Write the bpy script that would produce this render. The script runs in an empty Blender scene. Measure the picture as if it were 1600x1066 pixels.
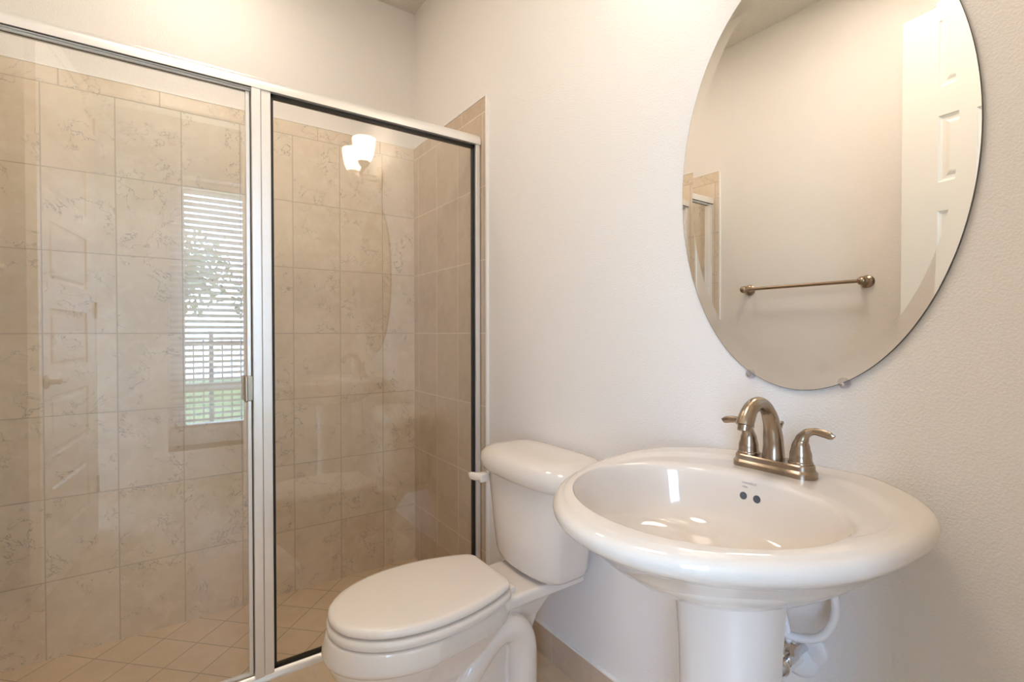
import bpy, bmesh, math, random
from mathutils import Vector, Matrix
from math import sin, cos, pi, radians, sqrt
random.seed(4)
S = bpy.context.scene
COL = S.collection

# ------------------------------------------------------------------ camera
cam = bpy.data.cameras.new('camera')
co = bpy.data.objects.new('camera', cam); COL.objects.link(co); S.camera = co
CX, CZ = -1.0685, 1.1196
yaw, pitch, roll = radians(34.898), radians(.711), radians(-.052)
a = Vector((sin(yaw)*cos(pitch), cos(yaw)*cos(pitch), -sin(pitch)))
r0 = Vector((cos(yaw), -sin(yaw), 0)); u0 = r0.cross(a)
rt = r0*cos(roll) + u0*sin(roll); up = -r0*sin(roll) + u0*cos(roll)
M = Matrix((rt, up, -a)).transposed().to_4x4(); M.translation = (CX, 0, CZ)
co.matrix_world = M
cam.sensor_width = 36; cam.lens = 769.5/1600*36
cam.shift_y = -2.885/1600
cam.clip_start = .02; cam.clip_end = 200

# ------------------------------------------------------------------ world, exposure
S.view_settings.view_transform = 'Standard'
S.view_settings.look = 'None'
S.view_settings.gamma = 1
S.view_settings.use_curve_mapping = False
S.view_settings.exposure = 1.13
w = bpy.data.worlds.new('world'); S.world = w; w.use_nodes = True
nt = w.node_tree; bg = nt.nodes['Background']
tc = nt.nodes.new('ShaderNodeTexCoord'); sx = nt.nodes.new('ShaderNodeSeparateXYZ')
rp = nt.nodes.new('ShaderNodeValToRGB')
nt.links.new(tc.outputs['Generated'], sx.inputs[0]); nt.links.new(sx.outputs['Z'], rp.inputs[0])
nt.links.new(rp.outputs[0], bg.inputs[0])
rp.color_ramp.elements[0].position = 0.0; rp.color_ramp.elements[0].color = (.52, .71, 1, 1)
rp.color_ramp.elements[1].position = .7; rp.color_ramp.elements[1].color = (.38, .58, 1, 1)
bg.inputs[1].default_value = 9.8
# daylight enters by the hall window and an added unseen one: sampling portals
for px_, pw_ in ((-.615, .90), (-2.475, 1.45)):
    pl = bpy.data.lights.new('window_portal', 'AREA'); pl.shape = 'RECTANGLE'; pl.size = pw_; pl.size_y = 2.0
    pl.cycles.is_portal = True
    po = bpy.data.objects.new('window_portal', pl); COL.objects.link(po)
    po.matrix_world = Matrix.Translation((px_, -1.17, 1.27)) @ Matrix.Rotation(radians(90), 4, 'X')
CEIL_E, SHADE_E, HALL_E = 9.5, 4.2, 1.5
WARM = (1, .80, .60)

# ------------------------------------------------------------------ dimensions
D = 2.4233; W = 1.64; ZC = 2.786; ZS = -.065; ZT = 2.080; YE = 1.7038; YG = 1.765
HX0, HX1, HY0, HY1 = -3.5, .9, -.90, -.12      # the room behind the camera
MY = .495                                       # mirror and sink axis
TY = 1.212                                      # toilet axis

# ------------------------------------------------------------------ material helpers
def mat(name, col=(.8,.8,.8), rough=.5, metal=0, **kw):
    m = bpy.data.materials.new(name); m.use_nodes = True
    b = m.node_tree.nodes['Principled BSDF']
    b.inputs['Base Color'].default_value = (*col, 1)
    b.inputs['Roughness'].default_value = rough
    b.inputs['Metallic'].default_value = metal
    for k, v in kw.items():
        b.inputs[k.replace('_', ' ')].default_value = v
    return m
class N:
    def __init__(s, m): s.t = m.node_tree; s.b = s.t.nodes.get('Principled BSDF')
    def new(s, ty, **kw):
        n = s.t.nodes.new(ty)
        for k, v in kw.items(): setattr(n, k, v)
        return n
    def put(s, inp, v):
        if hasattr(v, 'links') or isinstance(v, bpy.types.NodeSocket): s.t.links.new(v, inp)
        else: inp.default_value = v
    def m(s, op, a, b=0, c=0):
        n = s.new('ShaderNodeMath', operation=op)
        s.put(n.inputs[0], a); s.put(n.inputs[1], b); s.put(n.inputs[2], c)
        return n.outputs[0]
    def mix(s, f, a, b):
        n = s.new('ShaderNodeMix', data_type='RGBA')
        s.put(n.inputs[0], f); s.put(n.inputs[6], a); s.put(n.inputs[7], b)
        return n.outputs[2]
    def noise(s, vec, scale, detail=2, rough=.5, dist=0):
        n = s.new('ShaderNodeTexNoise'); s.put(n.inputs['Vector'], vec)
        n.inputs['Scale'].default_value = scale; n.inputs['Detail'].default_value = detail
        n.inputs['Roughness'].default_value = rough; n.inputs['Distortion'].default_value = dist
        return n.outputs[0]
    def smooth(s, v, lo, hi):
        n = s.new('ShaderNodeMapRange', interpolation_type='SMOOTHSTEP')
        s.put(n.inputs[0], v); n.inputs[1].default_value = lo; n.inputs[2].default_value = hi
        return n.outputs[0]
    def pos(s): return s.new('ShaderNodeTexCoord').outputs['Object']
    def bump(s, h, strength, dist=.01):
        n = s.new('ShaderNodeBump'); s.put(n.inputs['Height'], h)
        n.inputs['Strength'].default_value = strength; n.inputs['Distance'].default_value = dist
        s.t.links.new(n.outputs[0], s.b.inputs['Normal']); return n

def paint(name, col, scale=170, strength=.25, rough=.55):
    m = mat(name, col, rough); n = N(m); p = n.pos()
    h = n.noise(p, scale, 3, .55)
    n.bump(n.smooth(h, .35, .75), strength, .004)
    return m
def tile_mat(name, ua, u0, uw, va, v0, vw, cols, grout, diag=False, vein=.6, g=.0019, rough=.28, band=None):
    """stone look tile laid on a grid; ua / va name the object axes; band=(v, u0, uw): row above v is laid lengthwise"""
    m = mat(name, cols[0], rough); n = N(m); P = n.pos()
    sp = n.new('ShaderNodeSeparateXYZ'); n.t.links.new(P, sp.inputs[0])
    ax = {'x': sp.outputs[0], 'y': sp.outputs[1], 'z': sp.outputs[2]}
    if diag:
        U = n.m('MULTIPLY', n.m('ADD', ax['x'], ax['y']), .70711); V = n.m('MULTIPLY', n.m('SUBTRACT', ax['y'], ax['x']), .70711)
    else: U, V = ax[ua], ax[va]
    u = n.m('DIVIDE', n.m('SUBTRACT', U, u0), uw); v = n.m('DIVIDE', n.m('SUBTRACT', V, v0), vw)
    du = n.m('MULTIPLY', n.m('ABSOLUTE', n.m('SUBTRACT', u, n.m('ROUND', u))), uw)
    dv = n.m('MULTIPLY', n.m('ABSOLUTE', n.m('SUBTRACT', v, n.m('ROUND', v))), vw)
    cu = n.m('FLOOR', u); cv = n.m('FLOOR', v)
    if band:
        bu = n.m('DIVIDE', n.m('SUBTRACT', U, band[1]), band[2])
        dbu = n.m('MULTIPLY', n.m('ABSOLUTE', n.m('SUBTRACT', bu, n.m('ROUND', bu))), band[2])
        isb = n.m('GREATER_THAN', V, band[0])
        du = n.m('ADD', n.m('MULTIPLY', du, n.m('SUBTRACT', 1, isb)), n.m('MULTIPLY', dbu, isb))
        cu = n.m('ADD', n.m('MULTIPLY', cu, n.m('SUBTRACT', 1, isb)), n.m('MULTIPLY', n.m('FLOOR', bu), isb))
    d = n.m('MINIMUM', du, dv)
    G = n.smooth(d, g*.6, g*1.5)                      # 0 in the grout, 1 on the tile
    cid = n.new('ShaderNodeCombineXYZ'); n.put(cid.inputs[0], cu); n.put(cid.inputs[1], cv)
    wn = n.new('ShaderNodeTexWhiteNoise', noise_dimensions='3D'); n.t.links.new(cid.outputs[0], wn.inputs['Vector'])
    off = n.new('ShaderNodeVectorMath', operation='MULTIPLY_ADD')
    n.t.links.new(wn.outputs['Color'], off.inputs[0]); off.inputs[1].default_value = (7, 7, 7); n.t.links.new(P, off.inputs[2])
    Q = off.outputs[0]
    c1 = n.noise(Q, 7, 4, .6); c2 = n.noise(Q, 26, 5, .65)
    base = n.mix(n.smooth(c1, .3, .7), (*cols[0], 1), (*cols[1], 1))
    base = n.mix(n.m('MULTIPLY', n.smooth(c2, .45, .7), .5), base, (*cols[2], 1))
    base = n.mix(n.m('MULTIPLY', wn.outputs['Value'], .22), base, (*cols[2], 1))
    # crackled veins: thin contour lines of a distorted noise, only in patches
    vn = n.noise(Q, 11, 5, .62, .55); vl = n.m('SUBTRACT', 1, n.smooth(n.m('ABSOLUTE', n.m('SUBTRACT', vn, .5)), 0, .012))
    pm = n.smooth(n.noise(Q, 8, 2), .46, .60)
    vm = n.m('MULTIPLY', n.m('MULTIPLY', vl, pm), vein)
    base = n.mix(vm, base, (.27, .22, .18, 1))
    colr = n.mix(G, (*grout, 1), base)
    n.t.links.new(colr, n.b.inputs['Base Color'])
    n.put(n.b.inputs['Roughness'], n.m('SUBTRACT', .8, n.m('MULTIPLY', G, .8-rough)))
    n.bump(n.m('ADD', G, n.m('MULTIPLY', c2, .06)), .35, .0015)
    return m

TC = [(.775, .65, .505), (.69, .565, .42), (.83, .725, .60)]
M_wall = paint('wall_paint', (.83, .79, .75), 230, .22)
M_ceil = paint('ceiling_paint', (.76, .71, .64), 90, .8, .8)
M_trimw = mat('white_trim', (.86, .84, .80), .35)
M_tback = tile_mat('tile_back_wall', 'x', -.18, .21, 'z', .219, .30, TC, (.55, .45, .35), band=(2.019, -.19, .30), vein=.70)
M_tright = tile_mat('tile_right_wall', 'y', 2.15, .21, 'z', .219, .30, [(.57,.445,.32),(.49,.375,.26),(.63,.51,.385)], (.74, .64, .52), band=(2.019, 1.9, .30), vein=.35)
M_tleft = tile_mat('tile_left_wall', 'y', 2.15, .21, 'z', .219, .30, TC, (.58, .50, .41), band=(2.019, 1.9, .30))
M_tfs = tile_mat('tile_shower_floor', 'x', .728, .146, 'y', 2.563, .146, [(.72,.55,.385),(.66,.50,.345),(.76,.61,.45)], (.42, .33, .24), diag=True, vein=.25)
M_tfb = tile_mat('tile_bath_floor', 'x', -.07, .305, 'y', 1.283, .305, [(.72,.56,.39),(.65,.50,.34),(.76,.62,.46)], (.68, .58, .46), vein=.2)
M_tbb = tile_mat('tile_baseboard', 'y', 1.283, .305, 'z', -.9, 2.0, [(.58,.45,.33),(.52,.40,.29),(.63,.51,.39)], (.66, .57, .46), vein=.2)
M_porc = mat('porcelain', (.76, .695, .625), .09, 0, Coat_Weight=.4, Coat_Roughness=.03)
M_seat = mat('seat_plastic', (.79, .72, .645), .16)
M_alu = mat('brushed_aluminium', (.88, .86, .84), .30, .5)
M_alud = mat('dark_track_gap', (.10, .085, .07), .6)
M_gask = mat('black_gasket', (.012, .010, .009), .45)
M_chrome = mat('chrome', (.75, .75, .76), .12, 1)
M_plw = mat('white_plastic', (.84, .82, .80), .35)
M_door = mat('door_paint', (.86, .82, .76), .35)
M_dark = mat('dark_hole', (.09, .10, .125), .3)
M_mark = mat('grey_print', (.40, .38, .37), .5)
M_brz = mat('brushed_bronze', (.36, .27, .20), .30, 1)
M_nic = mat('brushed_nickel', (.37, .295, .225), .27, 1)
_n = N(M_nic); _p = _n.pos(); _mp = _n.new('ShaderNodeMapping'); _mp.inputs['Scale'].default_value = (60, 60, 1200)
_n.t.links.new(_p, _mp.inputs[0]); _h = _n.noise(_mp.outputs[0], 1.0, 3)
_n.put(_n.b.inputs['Roughness'], _n.m('ADD', _n.m('MULTIPLY', _h, .07), .22))
# dirt specks and hairline marks in the basin glaze; blotchy browner tone low down
M_basin = mat('basin_porcelain', (.76, .695, .625), .08, 0, Coat_Weight=.4, Coat_Roughness=.03)
_n = N(M_basin); _p = _n.pos()
_a = _n.m('MULTIPLY', _n.smooth(_n.noise(_p, 160, 3, .7), .68, .74), _n.smooth(_n.noise(_p, 9, 2), .50, .62))
_s = _n.new('ShaderNodeSeparateXYZ'); _n.t.links.new(_p, _s.inputs[0])
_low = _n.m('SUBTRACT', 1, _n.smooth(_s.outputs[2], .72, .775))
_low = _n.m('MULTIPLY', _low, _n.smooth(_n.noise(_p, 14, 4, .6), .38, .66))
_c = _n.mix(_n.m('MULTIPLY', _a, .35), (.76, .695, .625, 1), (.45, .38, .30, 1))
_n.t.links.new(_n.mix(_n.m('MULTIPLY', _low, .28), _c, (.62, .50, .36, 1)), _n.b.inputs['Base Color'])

def glass_mat(name, tint, f0, gloss=(1, 1, 1)):
    m = bpy.data.materials.new(name); m.use_nodes = True; t = m.node_tree
    for q in list(t.nodes): t.nodes.remove(q)
    n = N(m); out = n.new('ShaderNodeOutputMaterial')
    tr = n.new('ShaderNodeBsdfTransparent'); tr.inputs[0].default_value = (*tint, 1)
    gl = n.new('ShaderNodeBsdfGlossy'); gl.inputs['Roughness'].default_value = 0; gl.inputs['Color'].default_value = (*gloss, 1)
    ge = n.new('ShaderNodeNewGeometry'); dp = n.new('ShaderNodeVectorMath', operation='DOT_PRODUCT')
    t.links.new(ge.outputs['Normal'], dp.inputs[0]); t.links.new(ge.outputs['Incoming'], dp.inputs[1])
    c = n.m('ABSOLUTE', dp.outputs['Value'])
    f = n.m('ADD', n.m('MULTIPLY', n.m('POWER', n.m('SUBTRACT', 1, c), 5), 1-f0), f0)
    mx = n.new('ShaderNodeMixShader'); t.links.new(f, mx.inputs[0]); t.links.new(tr.outputs[0], mx.inputs[1]); t.links.new(gl.outputs[0], mx.inputs[2])
    t.links.new(mx.outputs[0], out.inputs[0]); return m
M_glass = glass_mat('shower_glass', (.985, .99, .985), .075)
M_wglass = glass_mat('window_glass', (.97, .985, .99), .04)
M_clear = glass_mat('clear_plastic', (.90, .89, .92), .10)
M_mirror = mat('mirror_silver', (.90, .885, .85), 0.0, 1)
M_medge = mat('mirror_edge', (.06, .065, .06), .3)
def emit(name, col, s):
    m = bpy.data.materials.new(name); m.use_nodes = True
    b = m.node_tree.nodes['Principled BSDF']; b.inputs['Base Color'].default_value = (.9, .88, .84, 1)
    b.inputs['Emission Color'].default_value = (*col, 1); b.inputs['Emission Strength'].default_value = s
    return m
M_shade = emit('lit_frosted_glass', (1, .85, .66), SHADE_E)
M_fill = emit('fill_ceiling_lens', (1, .87, .74), CEIL_E)  # this and the next two: lenses of the added ceiling fill lights
M_sfill = emit('fill_shower_lens', (1, .87, .74), 14.0)
M_hfill = emit('fill_hall_lens', (1, .90, .80), HALL_E)

# ------------------------------------------------------------------ mesh helpers
def smooth_mesh(me, ang=40):
    for p in me.polygons: p.use_smooth = True
    try: me.set_sharp_from_angle(angle=radians(ang))
    except Exception: pass
def obj(name, bm, m, parent=None, sm=0, kind=None, loc=None):
    bmesh.ops.recalc_face_normals(bm, faces=bm.faces)
    me = bpy.data.meshes.new(name); bm.to_mesh(me); bm.free()
    if m: me.materials.append(m)
    if sm: smooth_mesh(me, sm)
    o = bpy.data.objects.new(name, me); COL.objects.link(o)
    if parent:
        o.parent = parent; o.matrix_parent_inverse = parent_world(parent).inverted()
    if kind: o['kind'] = kind
    return o
def parent_world(p):
    m = p.matrix_basis.copy(); q = p
    while q.parent: m = q.parent.matrix_basis @ q.matrix_parent_inverse @ m; q = q.parent
    return m
def tag(o, label, cat, group=None):
    o['label'] = label; o['category'] = cat
    if group: o['group'] = group
    return o
def thing(name, label, cat, loc=(0,0,0), group=None):
    o = bpy.data.objects.new(name, None); COL.objects.link(o); o.location = loc
    o.empty_display_size = .1
    return tag(o, label, cat, group)
def BM(): return bmesh.new()
def box(bm, x0, x1, y0, y1, z0, z1, bev=0, seg=2):
    b2 = bmesh.new(); bmesh.ops.create_cube(b2, size=1)
    for v in b2.verts: v.co = Vector(((x0+x1)/2+v.co.x*(x1-x0), (y0+y1)/2+v.co.y*(y1-y0), (z0+z1)/2+v.co.z*(z1-z0)))
    if bev: bmesh.ops.bevel(b2, geom=b2.edges[:], offset=bev, segments=seg, profile=.5, affect='EDGES')
    me = bpy.data.meshes.new('t'); b2.to_mesh(me); b2.free(); bm.from_mesh(me); bpy.data.meshes.remove(me)
    return bm
def loft(bm, rings, closed=True, cap0=True, cap1=True):
    vs = [[bm.verts.new(p) for p in r] for r in rings]; n = len(rings[0])
    for i in range(len(vs)-1):
        for j in range(n if closed else n-1):
            bm.faces.new((vs[i][j], vs[i][(j+1) % n], vs[i+1][(j+1) % n], vs[i+1][j]))
    if cap0: bm.faces.new(vs[0])
    if cap1: bm.faces.new(vs[-1])
    return bm
def lathe(bm, prof, o=(0,0,0), ax=(0,0,1), n=32, cap0=True, cap1=True):
    ax = Vector(ax).normalized(); t = Vector((1,0,0)) if abs(ax.x) < .9 else Vector((0,1,0))
    e1 = ax.cross(t).normalized(); e2 = ax.cross(e1); o = Vector(o)
    rings = [[o + ax*h + (e1*cos(2*pi*k/n) + e2*sin(2*pi*k/n))*max(r, 1e-5) for k in range(n)] for r, h in prof]
    return loft(bm, rings, True, cap0, cap1)
def spline(pts, n=8):
    P = [Vector(p) for p in pts]; out = []
    for i in range(len(P)-1):
        p0 = P[max(i-1, 0)]; p1 = P[i]; p2 = P[i+1]; p3 = P[min(i+2, len(P)-1)]
        for k in range(n):
            t = k/n
            out.append(.5*((2*p1) + (p2-p0)*t + (2*p0-5*p1+4*p2-p3)*t*t + (3*p1-p0-3*p2+p3)*t**3))
    out.append(P[-1]); return out
def tube(bm, pts, rad, n=14, sq=None, smooth=8, up=(0,0,1)):
    """tube through pts; rad is one radius or one per point; sq flattens the section: (side, up) factors per point"""
    k = len(pts)
    R = rad if isinstance(rad, (list, tuple)) else [rad]*k
    Q = sq if isinstance(sq, list) else [sq or (1, 1)]*k
    C = spline(pts, smooth) if smooth > 1 else [Vector(p) for p in pts]
    def lerp(A, i):
        f = i/smooth if smooth > 1 else i
        j = min(int(f), k-2) if k > 1 else 0; t = f-j; t = t*t*(3-2*t) if smooth > 1 else t
        return A[j]*(1-t)+A[j+1]*t
    rings = []; prev = None
    for i, c in enumerate(C):
        d = (C[min(i+1, len(C)-1)]-C[max(i-1, 0)]).normalized()
        if prev is None:
            s = d.cross(Vector(up));
            if s.length < 1e-3: s = d.cross(Vector((1, 0, 0)))
        else: s = prev - d*prev.dot(d)
        s.normalize(); prev = s; u = s.cross(d)
        r = lerp(R, i); qs = lerp([q[0] for q in Q], i); qu = lerp([q[1] for q in Q], i)
        rings.append([c + s*cos(2*pi*j/n)*r*qs + u*sin(2*pi*j/n)*r*qu for j in range(n)])
    return loft(bm, rings)

# ------------------------------------------------------------------ room shell
T = .10
def wallbox(name, m, *b, **k):
    return obj(name, box(BM(), *b), m, kind='structure')
wallbox('wall_right', M_wall, 0, T, HY1, D+T, ZS-.1, ZC)
wallbox('wall_back', M_wall, -W, 0, D, D+T, ZS-.1, ZC)
wallbox('wall_left', M_wall, -W-T, -W, HY1, D+T, ZS-.1, ZC)
# front wall with the doorway the photograph is taken from
DX0, DX1, DZ = -1.415, -.655, 2.43
bm = BM(); box(bm, -W, DX0, HY1, -.005, 0, ZC); box(bm, DX1, 0, HY1, -.005, 0, ZC); box(bm, DX0, DX1, HY1, -.005, DZ+.02, ZC)
obj('wall_front', bm, M_wall, kind='structure')
wallbox('ceiling', M_ceil, -W-T, T, HY1, D+T, ZC, ZC+T)
wallbox('floor', M_tfb, -W, 0, HY0-.3, YG-.028, -.165, 0)
wallbox('floor_shower', M_tfs, -W, 0, YG-.028, D, ZS-.1, ZS)
# tile cladding of the shower
wallbox('wall_back_tiling', M_tback, -W+.009, -.009, D-.009, D, ZS, ZT)
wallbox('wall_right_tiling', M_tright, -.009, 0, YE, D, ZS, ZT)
wallbox('wall_left_tiling', M_tleft, -W, -W+.009, YE, D, ZS, ZT)
wallbox('trim_1', M_trimw, -.011, 0, YE-.008, YE, 0.0, ZT+.006)
wallbox('trim_2', M_trimw, -W, -W+.011, YE-.008, YE, 0.0, ZT+.006)
wallbox('trim_3', M_trimw, -W+.01, -.01, D-.011, D-.0, ZT, ZT+.005)
wallbox('trim_4', M_trimw, -.011, 0, YE, D, ZT, ZT+.005)
wallbox('trim_5', M_trimw, -W, -W+.011, YE, D, ZT, ZT+.005)
for nm, x0, x1 in (('right', -.010, 0), ('left', -W, -W+.010)):
    wallbox('baseboard_'+nm, M_tbb, x0, x1, 0, YE-.008, 0, .100)
    wallbox('trim_6' if nm == 'right' else 'trim_7', M_trimw, x0, x1, 0, YE-.008, .100, .105)
# room behind the camera
wallbox('wall_hall_left', M_wall, HX0-T, HX0, HY0, HY1, 0, ZC)
wallbox('wall_hall_right', M_wall, HX1, HX1+T, HY0, HY1, 0, ZC)
bm = BM(); box(bm, HX0, -W-T, HY1, HY1+T, 0, ZC); box(bm, T, HX1, HY1, HY1+T, 0, ZC)
obj('wall_hall_near', bm, M_wall, kind='structure')
wallbox('ceiling_hall', M_ceil, HX0, HX1, HY0-.3, HY1, ZC, ZC+T)
wallbox('floor_hall', M_tfb, HX0, -W, HY0, HY1, -.1, 0)
wallbox('floor_hall_end', M_tfb, 0, HX1, HY0, HY1, -.1, 0)
WX0, WX1, WZ0, WZ1 = -1.075, -.155, .24, 2.30
VX0, VX1 = -3.20, -1.75  # unseen window added to send daylight through the doorway onto the right wall
bm = BM(); box(bm, HX0, VX0, HY0-.26, HY0, 0, ZC); box(bm, VX1, WX0, HY0-.26, HY0, 0, ZC); box(bm, WX1, HX1, HY0-.26, HY0, 0, ZC)
for x0, x1 in ((WX0, WX1), (VX0, VX1)): box(bm, x0, x1, HY0-.26, HY0, 0, WZ0); box(bm, x0, x1, HY0-.26, HY0, WZ1, ZC)
obj('wall_hall_window', bm, M_wall, kind='structure')
# door casing and jamb
bm = BM()
for x0, x1 in ((DX0-.055, DX0+.0), (DX1-.0, DX1+.055)): box(bm, x0, x1, -.005, .012, 0, DZ+.07, .003)
box(bm, DX0-.055, DX1+.055, -.005, .012, DZ+.015, DZ+.075, .003)
box(bm, DX0, DX0+.012, HY1, -.005, 0, DZ+.02); box(bm, DX1-.012, DX1, HY1, -.005, 0, DZ+.02); box(bm, DX0, DX1, HY1, -.005, DZ+.008, DZ+.02)
obj('trim_8', bm, M_trimw, kind='structure')
# hall window and the added unseen one: frame, meeting rail, glass
F = .115
for nm, x0, x1 in (('window_1', WX0, WX1), ('window_2_added', VX0, VX1)):
    wf = obj(nm, box(BM(), x0, x1, -1.16, -1.13, WZ0-.0, WZ0+.02), M_trimw, kind='structure')
    bm = BM()
    box(bm, x0, x0+F, -1.15, -1.10, WZ0, WZ1, .004); box(bm, x1-F, x1, -1.15, -1.10, WZ0, WZ1, .004)
    box(bm, x0+F, x1-F, -1.15, -1.10, WZ1-.06, WZ1, .004); box(bm, x0+F, x1-F, -1.15, -1.10, WZ0, WZ0+.16, .004)
    box(bm, x0+F, x1-F, -1.145, -1.115, .66, .72, .004)
    obj('window_frame', bm, M_trimw, wf)
    obj('window_pane', box(BM(), x0+F, x1-F, -1.132, -1.128, WZ0+.16, WZ1-.06), M_wglass, wf)
wallbox('trim_9', M_trimw, WX0-.02, WX1+.02, -1.09, HY0+.02, WZ0-.02, WZ0)

# open six panel door, hinged at the doorway
da = Vector((-1.398, .020, 0)); db = Vector((-1.503, .775, 0)); dd = (db-da).normalized(); LW = (db-da).length
dn = Vector((dd.y, -dd.x, 0))                      # faces +x
door_h = DZ-.012
bm = BM(); th = .035
panels = [(2.36,2.095),(1.98,1.715),(1.60,1.335),(1.22,.955),(.84,.575),(.46,.205)]
px0, px1 = .125, LW-.125
def dpt(u, z, n): p = da + dd*u + dn*n; return (p.x, p.y, z+.008)
def quad(bm, *p): bm.faces.new([bm.verts.new(q) for q in p])
for side in (1, -1):
    s0 = 0 if side == 1 else -th
    def q4(u0_, u1_, z0_, z1_, n0=0, n1=None):
        n1 = n0 if n1 is None else n1
        quad(bm, dpt(u0_, z0_, s0+side*n0), dpt(u1_, z0_, s0+side*n0), dpt(u1_, z1_, s0+side*n1), dpt(u0_, z1_, s0+side*n1))
    q4(0, px0, 0, door_h); q4(px1, LW, 0, door_h)
    zs = [door_h] + [z for p in panels for z in p] + [0]
    for i in range(0, len(zs), 2): q4(px0, px1, zs[i+1], zs[i])
    for zt, zb in panels:
        R = [(0, 0), (.004, -.006), (.012, -.009), (.022, -.009), (.034, -.003), (.040, -.002)]
        prev = None
        for ins, dep in R:
            ring = [dpt(px0+ins, zb+ins, s0+side*dep), dpt(px1-ins, zb+ins, s0+side*dep), dpt(px1-ins, zt-ins, s0+side*dep), dpt(px0+ins, zt-ins, s0+side*dep)]
            if prev:
                for k in range(4): quad(bm, prev[k], prev[(k+1) % 4], ring[(k+1) % 4], ring[k])
            prev = ring
        quad(bm, *prev)
for u in (0, LW): quad(bm, dpt(u, 0, 0), dpt(u, 0, -th), dpt(u, door_h, -th), dpt(u, door_h, 0))
for z in (0, door_h): quad(bm, dpt(0, z, 0), dpt(LW, z, 0), dpt(LW, z, -th), dpt(0, z, -th))
bmesh.ops.remove_doubles(bm, verts=bm.verts, dist=.0001)
door = obj('door_1', bm, M_door, kind='structure')
hu, hz = LW-.065, .915
c = da+dd*hu
for sgn, base in ((1, 0), (-1, -th)):
    bm = BM(); o = c+dn*base; o.z = hz; ax = dn*sgn
    lathe(bm, [(.030, 0), (.030, .004), (.026, .009), (.012, .012), (.011, .040), (.013, .046), (.010, .052)], o, ax, 24)
    e = o+ax*.045
    tube(bm, [e, e-dd*.03+Vector((0,0,.004)), e-dd*.07+Vector((0,0,-.002)), e-dd*.115+Vector((0,0,.006))], [.010, .009, .008, .006], 12, [(1,1),(.8,1.1),(.6,1.2),(.5,1.1)])
    obj('door_handle', bm, M_brz, door, 40)
for hz_ in (.25, 1.2, 2.2):
    bm = BM(); lathe(bm, [(.006, 0), (.006, .09)], da+dn*.006+dd*(-.004)+Vector((0, 0, hz_)), (0, 0, 1), 12); obj('hinge', bm, M_brz, door, 40)

# ------------------------------------------------------------------ window blind
bl = thing('window_blind', 'white horizontal slat blind lowered over the window, seen reflected in the shower glass', 'blind', (-.615, -1.045, WZ1))
bm = BM(); box(bm, WX0+.012, WX1-.012, -1.075, -1.015, WZ1-.055, WZ1-.002, .004); obj('head_rail', bm, M_plw, bl)
bm = BM(); z = WZ1-.085; tl = radians(26)
while z > .36:
    p = [(-.025*cos(tl), -.025*sin(tl)), (0, .0015), (.025*cos(tl), .025*sin(tl))]
    r_ = [[(x, -1.045+a_, z+b_) for a_, b_ in p] + [(x, -1.045+a_, z+b_-.0025) for a_, b_ in reversed(p)] for x in (WX0+.016, WX1-.016)]
    loft(bm, r_); z -= .0455
obj('slats', bm, M_plw, bl)
bm = BM(); box(bm, WX0+.016, WX1-.016, -1.068, -1.022, z+.015, z+.035, .003); obj('bottom_rail', bm, M_plw, bl)
for x in (WX0+.14, WX1-.14):
    bm = BM()
    for y in (-1.071, -1.019): tube(bm, [(x, y, z+.03), (x, y, WZ1-.05)], .001, 6, smooth=1)
    obj('ladder_cord', bm, M_plw, bl)

# ------------------------------------------------------------------ outdoors
M_grass = mat('lawn_grass', (.22, .30, .08), .9); _n = N(M_grass); _p = _n.pos()
_n.t.links.new(_n.mix(_n.noise(_p, 3, 5), (.16, .24, .05, 1), (.34, .40, .14, 1)), _n.b.inputs['Base Color'])
obj('ground', box(BM(), -9, 8, -14, -1.4, -.35, -.25), M_grass, kind='structure')
fe = thing('fence', 'metal picket fence across the lawn outside the window, seen through the blind in the reflection', 'fence', (-.6, -4.2, -.25))
M_fence = mat('fence_paint', (.10, .10, .11), .4)
for x in [-4.2+1.8*i for i in range(5)]:
    bm = BM(); box(bm, x-.025, x+.025, -4.225, -4.175, -.25, 1.12, .004); obj('post', bm, M_fence, fe)
bm = BM()
for z in (-.1, .45, 1.0): box(bm, -4.2, 3.0, -4.21, -4.19, z-.015, z+.015)
obj('rail', bm, M_fence, fe)
bm = BM(); x = -4.1
while x < 3.0: box(bm, x-.008, x+.008, -4.208, -4.192, -.2, 1.06); x += .11
obj('pickets', bm, M_fence, fe)
M_leaf = mat('foliage', (.10, .17, .05), .8); _n = N(M_leaf); _p = _n.pos()
_n.t.links.new(_n.mix(_n.smooth(_n.noise(_p, 9, 4), .35, .65), (.16, .22, .12, 1), (.36, .40, .26, 1)), _n.b.inputs['Base Color'])
M_bark = mat('bark', (.20, .14, .09), .9)
def tree(x, y, h, r, lab):
    t = thing('tree', lab, 'tree', (x, y, -.25), 'trees beyond the fence')
    bm = BM(); tube(bm, [(x, y, -.25), (x+.05, y, h*.4), (x, y, h*.7)], [.12, .09, .05], 10); obj('trunk', bm, M_bark, t, 60)
    bm = BM()
    for i in range(1500):
        d = Vector((random.gauss(0, 1), random.gauss(0, 1), random.gauss(0, .8))).normalized()*r*random.uniform(.3, 1)
        c_ = Vector((x, y, h*.75))+d; s = r*.07
        e1 = Vector((random.uniform(-1, 1), random.uniform(-1, 1), random.uniform(-1, 1))).normalized(); e2 = e1.orthogonal().normalized()
        k = e1.cross(e2)
        vs = [bm.verts.new(c_+e1*s*a_+e2*s*b_+k*s*.25*c2) for a_, b_, c2 in ((1,0,0),(.2,.5,1),(-1,0,0),(-.2,-.5,-1))]
        bm.faces.new(vs); 
    obj('crown', bm, M_leaf, t)
tree(-1.0, -9, 3.2, 1.1, 'broad leafy tree beyond the fence outside, left of its neighbour in the blind reflection')
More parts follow.
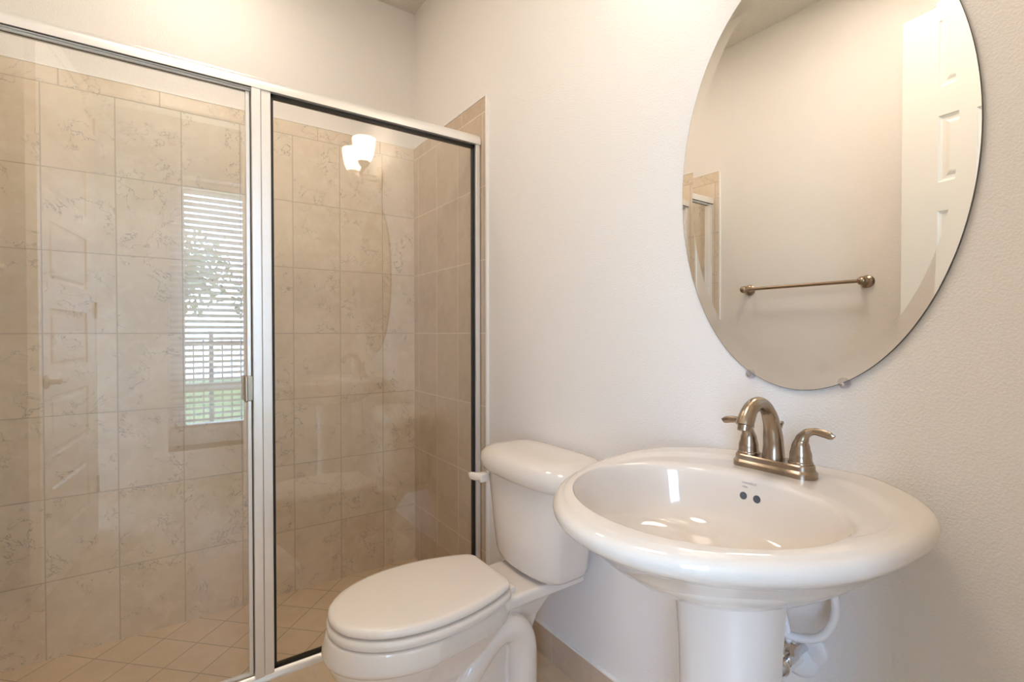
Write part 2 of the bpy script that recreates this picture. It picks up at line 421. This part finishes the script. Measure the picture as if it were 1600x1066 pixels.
tree(1.2, -10, 2.7, 1.0, 'lower leafy tree beyond the fence outside, right of its neighbour in the blind reflection')

# ------------------------------------------------------------------ unseen ceiling lights, added as soft fill
def ceil_fill(x, y, m, r, lab):
    t = thing('fill_ceiling_light', lab, 'light', (x, y, ZC))
    bm = BM(); lathe(bm, [(r+.025, 0), (r+.025, -.006), (r+.004, -.014), (r+.001, -.010), (r+.001, 0)], (x, y, ZC), n=40); obj('rim', bm, M_trimw, t, 40)
    bm = BM(); lathe(bm, [(r, -.004), (r, -.009), (r*.6, -.012), (.001, -.0125)], (x, y, ZC), n=40); obj('lens', bm, m, t, 40)
ceil_fill(-.95, .80, M_fill, .25, 'added round fill light, out of view on the ceiling above the middle of the bathroom floor')
ceil_fill(-.95, 1.98, M_sfill, .13, 'added small round fill light, out of view on the ceiling above the shower')
ceil_fill(-1.9, -.5, M_hfill, .15, 'added round fill light, out of view on the ceiling of the room outside the doorway')

# ------------------------------------------------------------------ shower enclosure
en = thing('shower_enclosure', 'silver framed glass shower enclosure with a hinged door and fixed panel', 'shower enclosure', (-.8, YG, 0))
XL = -W+.009; XR = -.011
PX0, PX1 = -.850, -.794
# header: rounded front extrusion
def extr(bm, prof, x0, x1):   # prof in (y,z)
    return loft(bm, [[(x, YG+y, z) for y, z in prof] for x in (x0, x1)])
hp = [(.022, 1.893), (.022, 1.930)] + [(-.004+ -.022*sin(t)+.0, 1.909+.026*cos(t)) for t in [i*pi/2/6*1.0 for i in range(0, 7)]] + [(-.026, 1.893)]
bm = BM(); extr(bm, hp, XL, XR); obj('header_rail', bm, M_alu, en, 50)
bm = BM(); box(bm, XL, PX0, YG-.020, YG-.017, 1.8885, 1.893); box(bm, XL, PX0, YG-.012, YG-.004, 1.884, 1.893, .001); box(bm, XL, PX0, YG+.004, YG+.010, 1.884, 1.893, .001)
obj('door_track', bm, M_plw, en)
bm = BM(); box(bm, XL, PX0, YG-.026, YG+.020, 1.8915, 1.8935); box(bm, XL, PX0, YG-.004, YG+.004, 1.885, 1.892); obj('track_gap', bm, M_alud, en)
# sill
bm = BM(); extr(bm, [(.024, -.064), (.024, .012), (-.012, .022), (-.027, .010), (-.028, .001), (-.0275, -.064)], XL, XR); obj('sill_rail', bm, M_alu, en, 50)
# post
bm = BM(); box(bm, PX0, -.8235, YG-.024, YG+.016, .016, 1.894, .002); box(bm, -.8225, PX1, YG-.020, YG+.016, .016, 1.894, .002); obj('post', bm, M_alu, en)
# wall jambs
bm = BM(); box(bm, -.030, XR, YG-.020, YG+.016, .016, 1.894, .002); obj('wall_jamb', bm, M_alu, en)
bm = BM(); box(bm, XL, XL+.025, YG-.020, YG+.016, .016, 1.894, .002); obj('wall_jamb', bm, M_alu, en)
fp = obj('fixed_glass', box(BM(), PX1-.002, -.028, YG-.003, YG+.003, .020, 1.892), M_glass, en)
bm = BM(); gx0, gx1, gz0, gz1 = PX1, -.030, .019, 1.893; g = .009
box(bm, gx0, gx0+g, YG-.009, YG+.009, gz0, gz1); box(bm, gx1-g, gx1, YG-.009, YG+.009, gz0, gz1)
box(bm, gx0, gx1, YG-.009, YG+.009, gz1-.012, gz1); box(bm, gx0, gx1, YG-.009, YG+.009, gz0, gz0+.012)
obj('gasket', bm, M_gask, fp)
# door leaf
dl = obj('shower_door', box(BM(), XL+.028, PX0-.004, YG-.003, YG+.003, .032, 1.882), M_glass, en)
bm = BM()
box(bm, PX0-.0145, PX0-.003, YG-.008, YG+.008, .028, 1.883, .0015)
obj('strike_rail', bm, M_alu, dl)
bm = BM(); box(bm, PX0-.0035, PX0-.0005, YG-.006, YG+.006, .028, 1.883); obj('seal', bm, M_alud, dl)
bm = BM(); box(bm, XL+.026, PX0-.004, YG-.005, YG+.005, .024, .033, .001); obj('drip_rail', bm, M_plw, dl)
bm = BM(); box(bm, -.8705, -.8445, YG-.012, YG-.008, .905, .985, .002); box(bm, -.8755, -.8655, YG-.035, YG-.008, .905, .985, .003); obj('handle', bm, M_nic, dl)
bm = BM(); box(bm, -.872, -.860, YG+.008, YG+.030, .905, .985, .003); obj('handle', bm, M_nic, dl)

# shower head on the left wall
sh = thing('shower_sprayer', 'small dark shower head on a curved arm, at the left edge of the shower', 'shower head', (-W+.009, 2.10, 1.98))
bm = BM(); lathe(bm, [(.028, 0), (.026, .006), (.012, .010)], (-W+.009, 2.10, 2.02), (1, 0, 0), 24)
tube(bm, [(-W+.012, 2.10, 2.02), (-W+.06, 2.10, 2.015), (-W+.105, 2.10, 1.965)], .009, 12); obj('arm', bm, M_brz, sh, 40)
bm = BM(); lathe(bm, [(.011, 0), (.013, .012), (.034, .04), (.036, .05), (.030, .052), (.001, .052)], (-W+.103, 2.10, 1.967), (.62, 0, -.78), 28); obj('spray_head', bm, M_brz, sh, 40)

# ------------------------------------------------------------------ mirror
ma, mb, mz, mx = .278, .457, 1.459, -.006
mi = thing('wall_mirror', 'large oval frameless mirror hung on the wall above the pedestal sink', 'mirror', (0, MY, 1.0))
def ell(a_, b_, x, n=160): return [(x, MY+a_*cos(2*pi*k/n), mz+b_*sin(2*pi*k/n)) for k in range(n)]
bv = .028
bm = BM(); bm.faces.new([bm.verts.new(p) for p in ell(ma-bv, mb-bv, mx)]); 
face = obj('mirror_face', bm, M_mirror, mi)
bm = BM(); loft(bm, [ell(ma-bv, mb-bv, mx), ell(ma-.0007, mb-.0007, mx-.0010)], cap0=False, cap1=False)
obj('bevel', bm, M_mirror, mi, 80)
bm = BM(); loft(bm, [ell(ma-.0007, mb-.0007, mx-.0010), ell(ma, mb, mx-.0006), ell(ma, mb, -.0008)], cap0=False, cap1=True)
obj('edge', bm, M_medge, mi, 30)
def clip(y, z, lab):
    t = thing('mirror_clip', lab, 'clip', (0, y, z), 'mirror clips')
    bm = BM(); lathe(bm, [(.0105, 0), (.0105, -.008), (.009, -.0105), (.001, -.011)], (-.0005, y, z), (1, 0, 0), 24); obj('clip_body', bm, M_clear, t, 40)
    bm = BM(); lathe(bm, [(.0038, -.0112), (.0038, -.0135), (.001, -.0142)], (0, y, z-.002), (1, 0, 0), 16); obj('screw', bm, M_chrome, t, 40)
clip(.595, 1.028, 'small clear plastic clip holding the lower left edge of the oval mirror')
clip(.410, 1.023, 'small clear plastic clip holding the lower right edge of the oval mirror')

# ------------------------------------------------------------------ towel bar on the left wall
tb = thing('towel_bar', 'dark bronze towel bar on the opposite wall, seen in the mirror', 'towel bar', (-W, 1.23, 1.36))
bm = BM(); tube(bm, [(-W+.065, .94, 1.36), (-W+.065, 1.52, 1.36)], .0085, 16, smooth=1); obj('bar', bm, M_brz, tb, 40)
for y in (.945, 1.515):
    bm = BM(); lathe(bm, [(.030, 0), (.030, .005), (.024, .011), (.018, .014), (.012, .028), (.012, .045), (.018, .055), (.020, .065), (.017, .076), (.008, .083), (.001, .084)], (-W, y, 1.36), (1, 0, 0), 28)
    obj('bracket', bm, M_brz, tb, 40)

# ------------------------------------------------------------------ vanity light above the mirror
LY, LZ, LX = .60, 2.055, -.135
vl = thing('vanity_light', 'two-shade wall sconce lit above the mirror, seen reflected in the shower glass', 'light', (0, LY, LZ))
M_sn = mat('satin_nickel', (.78, .69, .58), .40, .3)
bm = BM(); loft(bm, [[(x, LY+.050*s*cos(2*pi*k/40), LZ+.075*s*sin(2*pi*k/40)) for k in range(40)] for x, s in ((0, 1), (-.010, 1), (-.020, .88), (-.025, .68))]); obj('backplate', bm, M_sn, vl, 40)
for dz in (.014, -.014):
    bm = BM(); tube(bm, [(-.015, LY, LZ+dz), (LX, LY, LZ+dz)], .0055, 12, smooth=1); obj('stem', bm, M_sn, vl, 40)
for s in (1, -1):
    y1 = LY+s*.098
    bm = BM(); tube(bm, [(LX+s*.008, LY-s*.090, LZ-.062), (LX+s*.008, LY-s*.055, LZ-.034), (LX+s*.006, LY, LZ), (LX, LY+s*.07, LZ+.020), (LX, LY+s*.150, LZ+.034)], [.013, .013, .0125, .013, .014], 14, [(.7, 1.2)]*5)
    obj('arm', bm, M_sn, vl, 40)
    bm = BM(); lathe(bm, [(.012, .020), (.026, .034), (.034, .046), (.035, .054), (.030, .056)], (LX, y1, LZ), n=28); obj('shade_holder', bm, M_sn, vl, 40)
    pr = [(.030, .050), (.042, .066), (.053, .095), (.060, .130), (.064, .165), (.065, .186)]
    bm = BM(); lathe(bm, pr + [(.062, .187)] + [(r-.004, h) for r, h in reversed(pr[1:-1])] + [(.020, .056)], (LX, y1, LZ), n=40); obj('lamp_shade', bm, M_shade, vl, 60)

# ------------------------------------------------------------------ pedestal sink
sk = thing('pedestal_sink', 'cream porcelain pedestal sink with an oval basin under the mirror', 'sink', (-.3, MY, 0))
NA = 160
def rim_pt(t):   # t=0 faces the front (-x)
    c_, s_ = cos(t), sin(t)
    bx = .374 if c_ > 0 else .262
    return Vector((-.22 - bx*c_, MY - .278*s_))
XB = -.002
def outl(s, z, cx=-.22, cl=XB):
    o = []
    for k in range(NA):
        p = rim_pt(2*pi*k/NA); C0 = Vector((-.24-.06*(1-s), MY)); q = C0 + (p-C0)*s
        o.append((min(q.x, cl), q.y, z))
    return o
IC = Vector((-.345, MY))
def inner(t):
    c_, s_ = cos(t), sin(t)
    bx = .201 if c_ > 0 else .178
    n = 2.0 if c_ > 0 else 2.35
    f = (abs(c_)**n + abs(s_)**n)**(-1/n)
    return Vector((IC.x - bx*c_*f, IC.y - .213*s_*f))
rings = []
# underside from the pedestal up to the rim
for s, z in ((.30, .702), (.42, .704), (.52, .711), (.62, .728), (.72, .749), (.80, .770), (.87, .793), (.925, .809), (.960, .816), (.984, .823), (.996, .830), (1.0, .8365), (.996, .842), (.982, .848), (.962, .8515), (.94, .853)):
    fr = [min(1, max(0, (-.12 - rim_pt(2*pi*k/NA).x)/.25)) for k in range(NA)]
    rings.append([(x, y, z_ - (.006*fr[k] if s > .9 else 0)) for k, (x, y, z_) in enumerate(outl(s, z))])
# deck: from the outer outline to the bowl edge, with the recessed ledge behind the bowl
NR = 30
def deckz(p, f):
    # raised outer band, shallow ledge around the tap: arc boundary
    q = p - Vector((-.262, MY)); r = sqrt((q.x/.205)**2 + (q.y/.236)**2)
    inside = 1/(1+math.exp(min(40, (r-1)*70)))
    back = 1/(1+math.exp(min(40, max(-40, -(p.x+.335)*90))))
    z = .8535 - .0068*inside*back
    # centre pad under the tap
    tap = math.exp(-(((p.y-MY)/.095)**4)) / (1+math.exp(min(40, max(-40, -(p.x+.175)*120))))
    z += .0050*tap*inside
    return z - .004*f*(1-back)
for i in range(1, NR+1):
    f = i/NR; r = []
    for k in range(NA):
        t = 2*pi*k/NA; p = rim_pt(t); q = Vector((-.24, MY)) + (p-Vector((-.24, MY)))*.94
        q.x = min(q.x, XB); p2 = q.lerp(inner(t), f)
        z = deckz(p2, f) - .006*(1-f)**1.5*fr[k]
        if f > .88: z -= .0055*((f-.88)/.12)**2
        r.append((p2.x, p2.y, z))
    rings.append(r)
lastz = [v[2] for v in rings[-1]]
for s, dz in ((.985, -.008), (.968, -.018), (.95, -.032), (.925, -.052), (.885, -.075), (.82, -.091), (.72, -.103), (.58, -.111), (.42, -.116), (.26, -.119), (.12, -.121)):
    r = []
    for k in range(NA):
        q = inner(2*pi*k/NA); c_ = Vector((-.315, MY)); cc = IC.lerp(c_, 1-s); p = cc + (q-IC)*s
        r.append((p.x, p.y, lastz[k]*s + .842*(1-s) + dz))
    rings.append(r)
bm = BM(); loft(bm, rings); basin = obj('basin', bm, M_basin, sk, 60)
bm = BM(); lathe(bm, [(.024, .7205), (.023, .7245), (.019, .725), (.017, .7235), (.001, .7235)], (-.315, MY, .0), n=32); obj('drain', bm, M_chrome, sk, 40)
# pedestal: open backed column
def ped(z, hw, xf, xb, th=0):
    n = 40; o = []
    for k in range(n+1):
        t = -pi/2 + pi*k/n
        xx = xb - (xb-xf-th)*abs(cos(t))**.8; yy = MY-.010 + (hw-.004-th)*(abs(sin(t))**.8)*(1 if t > 0 else -1)
        o.append((xx, yy, z))
    return o
lv = [(0, .135, -.43, -.20), (.02, .133, -.428, -.20), (.05, .116, -.405, -.215), (.12, .098, -.375, -.235), (.25, .088, -.352, -.245), (.45, .085, -.345, -.25), (.57, .088, -.348, -.252), (.64, .092, -.352, -.253), (.685, .096, -.355, -.253), (.706, .098, -.357, -.253)]
bm = BM(); loft(bm, [ped(*l)+list(reversed(ped(*l, th=.014))) for l in lv]); obj('pedestal', bm, M_porc, sk, 50)
# overflow holes and maker's mark on the bowl's rear wall
def bowl_pt(y, ds):
    """point and normal on the rear bowl wall at height .8465-ds"""
    best = min(range(NA), key=lambda k: (abs(inner(2*pi*k/NA).y-y) + (9 if inner(2*pi*k/NA).x < IC.x else 0)))
    q = inner(2*pi*best/NA); return q
def surf(y, dz):
    q = bowl_pt(y, dz); tab = [(0, 1), (-.008, .985), (-.018, .968), (-.032, .95), (-.052, .925), (-.075, .885)]
    for (d0, s0), (d1, s1) in zip(tab, tab[1:]):
        if d1 <= dz <= d0:
            f = (dz-d0)/(d1-d0); s = s0+(s1-s0)*f
            nx = Vector((-(d0-d1), 0, (s0-s1)*.18)).normalized(); break
    c_ = Vector((-.315, MY)); cc = IC.lerp(c_, 1-s)
    return Vector((cc.x+(q.x-IC.x)*s, y, .8445*s+.842*(1-s)+dz)), nx
for y in (.513, .487):
    p, nn = surf(y, -.034)
    bm = BM(); lathe(bm, [(.0070, -.001), (.0070, .0006), (.0050, .0007), (.001, .0007)], p, nn, 24); h = obj('overflow_hole', bm, M_dark, sk, 40)
    h['label'] = 'dark round overflow hole'
def text(body, size, p, nn, name, par, m):
    cu = bpy.data.curves.new(name, 'FONT'); cu.body = body; cu.size = size; cu.extrude = .0001; cu.align_x = 'CENTER'; cu.shear = .3
    tmp = bpy.data.objects.new('t', cu); COL.objects.link(tmp)
    me = bpy.data.meshes.new_from_object(tmp.evaluated_get(bpy.context.evaluated_depsgraph_get())); bpy.data.objects.remove(tmp)
    me.materials.clear(); me.materials.append(m); o = bpy.data.objects.new(name, me); COL.objects.link(o)
    X = Vector((0, -1, 0)); Y = nn.cross(X).normalized()
    o.parent = par; o.matrix_parent_inverse = parent_world(par).inverted()
    o.matrix_basis = Matrix.Translation(p+nn*.0006) @ Matrix((X, Y, nn)).transposed().to_4x4()
    o['label'] = "small grey maker's mark"
p, nn = surf(.505, -.012); text('mansfield', .0075, p, nn, 'maker_mark', sk, M_mark)
p, nn = surf(.512, -.019); text('Alto', .0062, p, nn, 'maker_mark', sk, M_mark)

# ------------------------------------------------------------------ faucet
FX, FZ = -.100, .8508
fa = thing('faucet', 'brushed bronze two-handle faucet standing on the rear deck of the pedestal sink', 'faucet', (FX, MY, FZ))
def stad(hl, r, z, n=40):
    o = []
    for k in range(n):
        t = 2*pi*k/n; yc = MY + (hl-r)*(1 if sin(t) >= 0 else -1) if abs(sin(t)) > 1e-9 else MY
        o.append((FX + r*cos(t), yc + r*sin(t), z))
    return o
bm = BM(); loft(bm, [stad(.0790, .0275, FZ), stad(.0790, .0275, FZ+.009), stad(.0765, .0250, FZ+.0125), stad(.0750, .0235, FZ+.014), stad(.0745, .0230, FZ+.022), stad(.0725, .0210, FZ+.0245)])
obj('base_plate', bm, M_nic, fa, 22)
ZB = FZ+.0245
bm = BM(); sp_ = [(FX-.000, MY, ZB-.003), (FX-.001, MY, ZB+.033), (FX-.009, MY, ZB+.070), (FX-.027, MY, ZB+.098), (FX-.055, MY, ZB+.111), (FX-.082, MY, ZB+.104), (FX-.098, MY, ZB+.085), (FX-.103, MY, ZB+.074)]
tube(bm, sp_, [.0205, .0180, .0150, .0130, .0125, .0135, .0150, .0158], 24, up=(0, 1, 0)); spt = obj('spout', bm, M_nic, fa, 50)
bm = BM(); lathe(bm, [(.012, 0), (.012, .010), (.0105, .0115), (.009, .009)], (FX-.1025, MY, ZB+.075), (-.22, 0, -1), 24); obj('aerator', bm, M_nic, spt, 40)
for s, ly in ((1, .0505), (-1, .0505)):
    y0 = MY+s*ly
    bm = BM(); lathe(bm, [(.0205, -.002), (.0212, .001), (.0205, .004), (.0195, .005)], (FX, y0, ZB), n=28)
    tube(bm, [(FX, y0, ZB+.002), (FX, y0, ZB+.016), (FX, y0, ZB+.031), (FX, y0+s*.002, ZB+.045), (FX-.001, y0+s*.010, ZB+.0575), (FX-.001, y0+s*.023, ZB+.0635), (FX-.002, y0+s*.039, ZB+.0625), (FX-.002, y0+s*.051, ZB+.0600), (FX-.002, y0+s*.059, ZB+.0610)], [.0195, .0186, .0155, .0115, .0082, .0060, .0056, .0052, .0012], 20, [(1, 1), (1, 1), (1, 1), (1, 1), (1, 1), (1.1, .8), (1.3, .72), (1.35, .66), (1.2, .6)], up=(1, 0, 0))
    obj('lever_handle', bm, M_nic, fa, 50)
bm = BM(); tube(bm, [(FX+.026, MY, ZB-.01), (FX+.026, MY, ZB+.060)], .0022, 10, smooth=1); lathe(bm, [(.003, .055), (.004, .060), (.0065, .066), (.0055, .069), (.001, .0695)], (FX+.026, MY, ZB), n=16); obj('pop_up_rod', bm, M_nic, fa, 40)

# ------------------------------------------------------------------ plumbing under the sink
ho = BM(); tube(ho, [(-.10, MY-.052, .79), (-.085, MY-.075, .72), (-.065, MY-.093, .64), (-.06, MY-.094, .595), (-.062, MY-.080, .557), (-.066, MY-.052, .532), (-.075, MY-.01, .527), (-.08, MY+.03, .545), (-.08, MY+.055, .56)], .0078, 12)
o = tag(obj('supply_hose', ho, M_plw, sm=60), 'white flexible water hose looping out from behind the sink pedestal', 'hose')
ho = BM(); tube(ho, [(-.10, MY+.052, .79), (-.10, MY+.03, .70), (-.09, MY+.005, .62), (-.078, MY-.014, .555), (-.070, MY-.017, .505)], .006, 12)
tag(obj('supply_hose', ho, M_plw, sm=60), 'white hose running straight down beside the pedestal to the chrome valve', 'hose')
va = thing('shutoff_valve', 'chrome angle stop valve on the wall beside the sink pedestal', 'valve', (0, MY-.018, .478))
bm = BM(); lathe(bm, [(.029, 0), (.028, .004), (.020, .009), (.010, .010)], (0, MY-.030, .478), (-1, 0, 0), 32); obj('escutcheon', bm, M_plw, va, 40)
bm = BM(); lathe(bm, [(.008, .008), (.008, .05), (.011, .052), (.012, .085), (.009, .088)], (0, MY-.018, .478), (-1, 0, 0), 20)
lathe(bm, [(.009, 0), (.009, .022), (.0115, .023), (.0115, .034), (.007, .036)], (-.070, MY-.018, .478), (0, 0, 1), 6); obj('valve_body', bm, M_chrome, va, 40)
bm = BM(); lathe(bm, [(.006, .085), (.006, .100), (.017, .102), (.019, .108), (.016, .114), (.001, .115)], (0, MY-.018, .478), (-1, 0, 0), 20); obj('valve_knob', bm, M_chrome, va, 40)
tr = thing('drain_trap', 'white plastic drain pipe behind the sink pedestal', 'pipe', (0, MY, .42))
bm = BM(); tube(bm, [(-.300, MY, .665), (-.300, MY, .55), (-.298, MY, .44), (-.275, MY, .395), (-.245, MY, .40), (-.215, MY, .44), (-.17, MY, .455), (-.005, MY, .455)], .019, 18); obj('pipe', bm, M_plw, tr, 60)
bm = BM(); lathe(bm, [(.043, 0), (.041, .005), (.028, .012), (.020, .013)], (0, MY, .450), (-1, 0, 0), 32); obj('escutcheon', bm, M_plw, tr, 40)

# ------------------------------------------------------------------ toilet
to = thing('toilet', 'white two-piece toilet with closed lid beside the shower', 'toilet', (-.4, TY, 0))
def seat_out(s, z, grow=0, n=96):
    # elongated outline: tip at -.757, straight back at -.300
    P = [(-.757, -.0), (-.752, .035), (-.735, .073), (-.695, .114), (-.635, .145), (-.555, .1605), (-.465, .158), (-.385, .141), (-.330, .121), (-.307, .108), (-.297, .088)]
    C = spline([(x, y, 0) for x, y in P], 4); pts = [(c.x, c.y) for c in C]
    pts = pts + [(x, -y) for x, y in reversed(pts[1:])]
    L = []; xc = -.52; m_ = len(pts)
    for k in range(m_):
        (xa, ya), (xb, yb) = pts[k-1], pts[(k+1) % m_]
        nx, ny = yb-ya, -(xb-xa); l = sqrt(nx*nx+ny*ny) or 1
        nx, ny = -nx/l, -ny/l
        x, y = pts[k]
        if (x-xc)*nx + y*ny < 0: nx, ny = -nx, -ny
        L.append((xc+(x-xc)*s + grow*nx, TY+y*s + grow*ny, z))
    return L
bm = BM(); loft(bm, [seat_out(1, .4185, -.009), seat_out(1, .4195, -.001), seat_out(1, .423, .001), seat_out(1, .431, .000), seat_out(1, .4355, -.004), seat_out(.965, .4376, 0), seat_out(.90, .4390), seat_out(.70, .4396), seat_out(.4, .4400)]); obj('lid', bm, M_seat, to, 60)
bm = BM(); loft(bm, [seat_out(1, .3905, -.004), seat_out(1, .392, .002), seat_out(1, .400, .004), seat_out(1, .409, .003), seat_out(1, .4135, -.003), seat_out(.9, .414)]); obj('seat', bm, M_seat, to, 60)
bm = BM()
bm.free()
for s in (1, -1): obj('hinge', box(BM(), -.300, -.270, TY+s*.072-.013, TY+s*.072+.013, .386, .406, .005, 3), M_seat, to, 50)
# bowl body
def body(z, xf, xb, hw, e=2.0, lift=0, n=72):
    o = []; xc = xf + min(hw*1.35, (xb-xf)*.5)
    for k in range(n):
        t = 2*pi*k/n; c_, s_ = cos(t), sin(t)
        if c_ >= 0: x = xc-(xc-xf)*c_; y = hw*s_
        else:
            ee = 4.0; f = (abs(c_)**ee+abs(s_)**ee)**(-1/ee); x = xc-(xb-xc)*c_*f; y = hw*s_*f*(1-.22*max(0, -c_*f))
        o.append((x, TY+y, z + lift*(x+.78)/.5))
    return o
bm = BM()
loft(bm, [body(.0, -.60, -.15, .115), body(.018, -.60, -.15, .115), body(.03, -.588, -.16, .10), body(.10, -.600, -.19, .082), body(.18, -.665, -.21, .086), body(.24, -.718, -.24, .108), body(.29, -.750, -.26, .136), body(.320, -.763, -.28, .150), body(.332, -.765, -.28, .153)])
loft(bm, [body(.325, -.762, -.28, .152), body(.334, -.771, -.28, .163), body(.342, -.7735, -.28, .166), body(.360, -.770, -.28, .1655), body(.378, -.765, -.29, .164), body(.386, -.762, -.29, .162), body(.3885, -.755, -.295, .156)])
box(bm, -.42, -.020, TY-.105, TY+.105, .352, .388, .010, 3)
def rr(z, x0, x1, hw): return [((x0+x1)/2+(x1-x0)/2*a_, TY+hw*b_, z) for a_, b_ in ((-1,-.8),(-.8,-1),(.8,-1),(1,-.8),(1,.8),(.8,1),(-.8,1),(-1,.8))]
loft(bm, [rr(.22, -.30, -.185, .05), rr(.28, -.30, -.160, .055), rr(.335, -.33, -.130, .080), rr(.36, -.34, -.085, .095)])
for s in (1, -1):
    tube(bm, [(-.55, TY+s*.062, .06), (-.47, TY+s*.074, .15), (-.405, TY+s*.080, .235), (-.345, TY+s*.080, .290), (-.290, TY+s*.080, .296), (-.250, TY+s*.080, .250), (-.243, TY+s*.078, .16), (-.243, TY+s*.076, .01)], [.033, .035, .037, .039, .041, .042, .043, .045], 20)
body_o = obj('bowl', bm, M_porc, to)
rm = body_o.modifiers.new('r', 'REMESH'); rm.mode = 'VOXEL'; rm.voxel_size = .0035; rm.use_smooth_shade = True
smm = body_o.modifiers.new('s', 'SMOOTH'); smm.factor = .5; smm.iterations = 3
# tank
def tank(z, hw, xf, xb=-.030, e=3.2, n=96, bow=.022):
    o = []; h = (xb-xf)
    for k in range(n):
        t = 2*pi*k/n; c_, s_ = cos(t), sin(t)
        ee = 4.6
        f = (abs(c_)**ee+abs(s_)**ee)**(-1/ee); u, v = c_*f, s_*f
        y = hw*v; x = (xf+xb)/2 - h/2*u
        if u > 0: x += bow*u*(v*v) 
        o.append((x, TY+y, z))
    return o
bm = BM(); loft(bm, [tank(.394, .130, -.185, -.045), tank(.398, .145, -.203, -.036), tank(.410, .153, -.213), tank(.43, .159, -.218), tank(.50, .171, -.222), tank(.58, .186, -.223), tank(.64, .198, -.224), tank(.682, .203, -.225)]); tk = obj('tank', bm, M_porc, to, 60)
bm = BM(); loft(bm, [tank(.676, .211, -.232, -.020), tank(.678, .219, -.240, -.016), tank(.690, .226, -.246, -.013), tank(.708, .228, -.248, -.012), tank(.728, .223, -.242, -.012), tank(.741, .208, -.230, -.016), tank(.7485, .188, -.210, -.026), tank(.7510, .155, -.18, -.04), tank(.7520, .08, -.15, -.08)]); obj('tank_lid', bm, M_porc, to, 60)
bm = BM(); ly = TY+.160
box(bm, -.246, -.212, ly-.016, ly+.014, .634, .664, .006, 3)
tube(bm, [(-.240, ly-.012, .650), (-.247, ly+.020, .649), (-.250, ly+.038, .648), (-.250, ly+.055, .650)], [.012, .0125, .0115, .004], 14, [(.6, 1.1)]*4); obj('flush_lever', bm, M_seat, to, 50)

# ------------------------------------------------------------------ settings used while rendering
S.cycles.use_denoising = True
S.cycles.max_bounces = 10
S.cycles.diffuse_bounces = 6
S.cycles.glossy_bounces = 6
S.cycles.transparent_max_bounces = 16
S.cycles.caustics_reflective = False
S.cycles.caustics_refractive = False
S.cycles.sample_clamp_indirect = 4.0
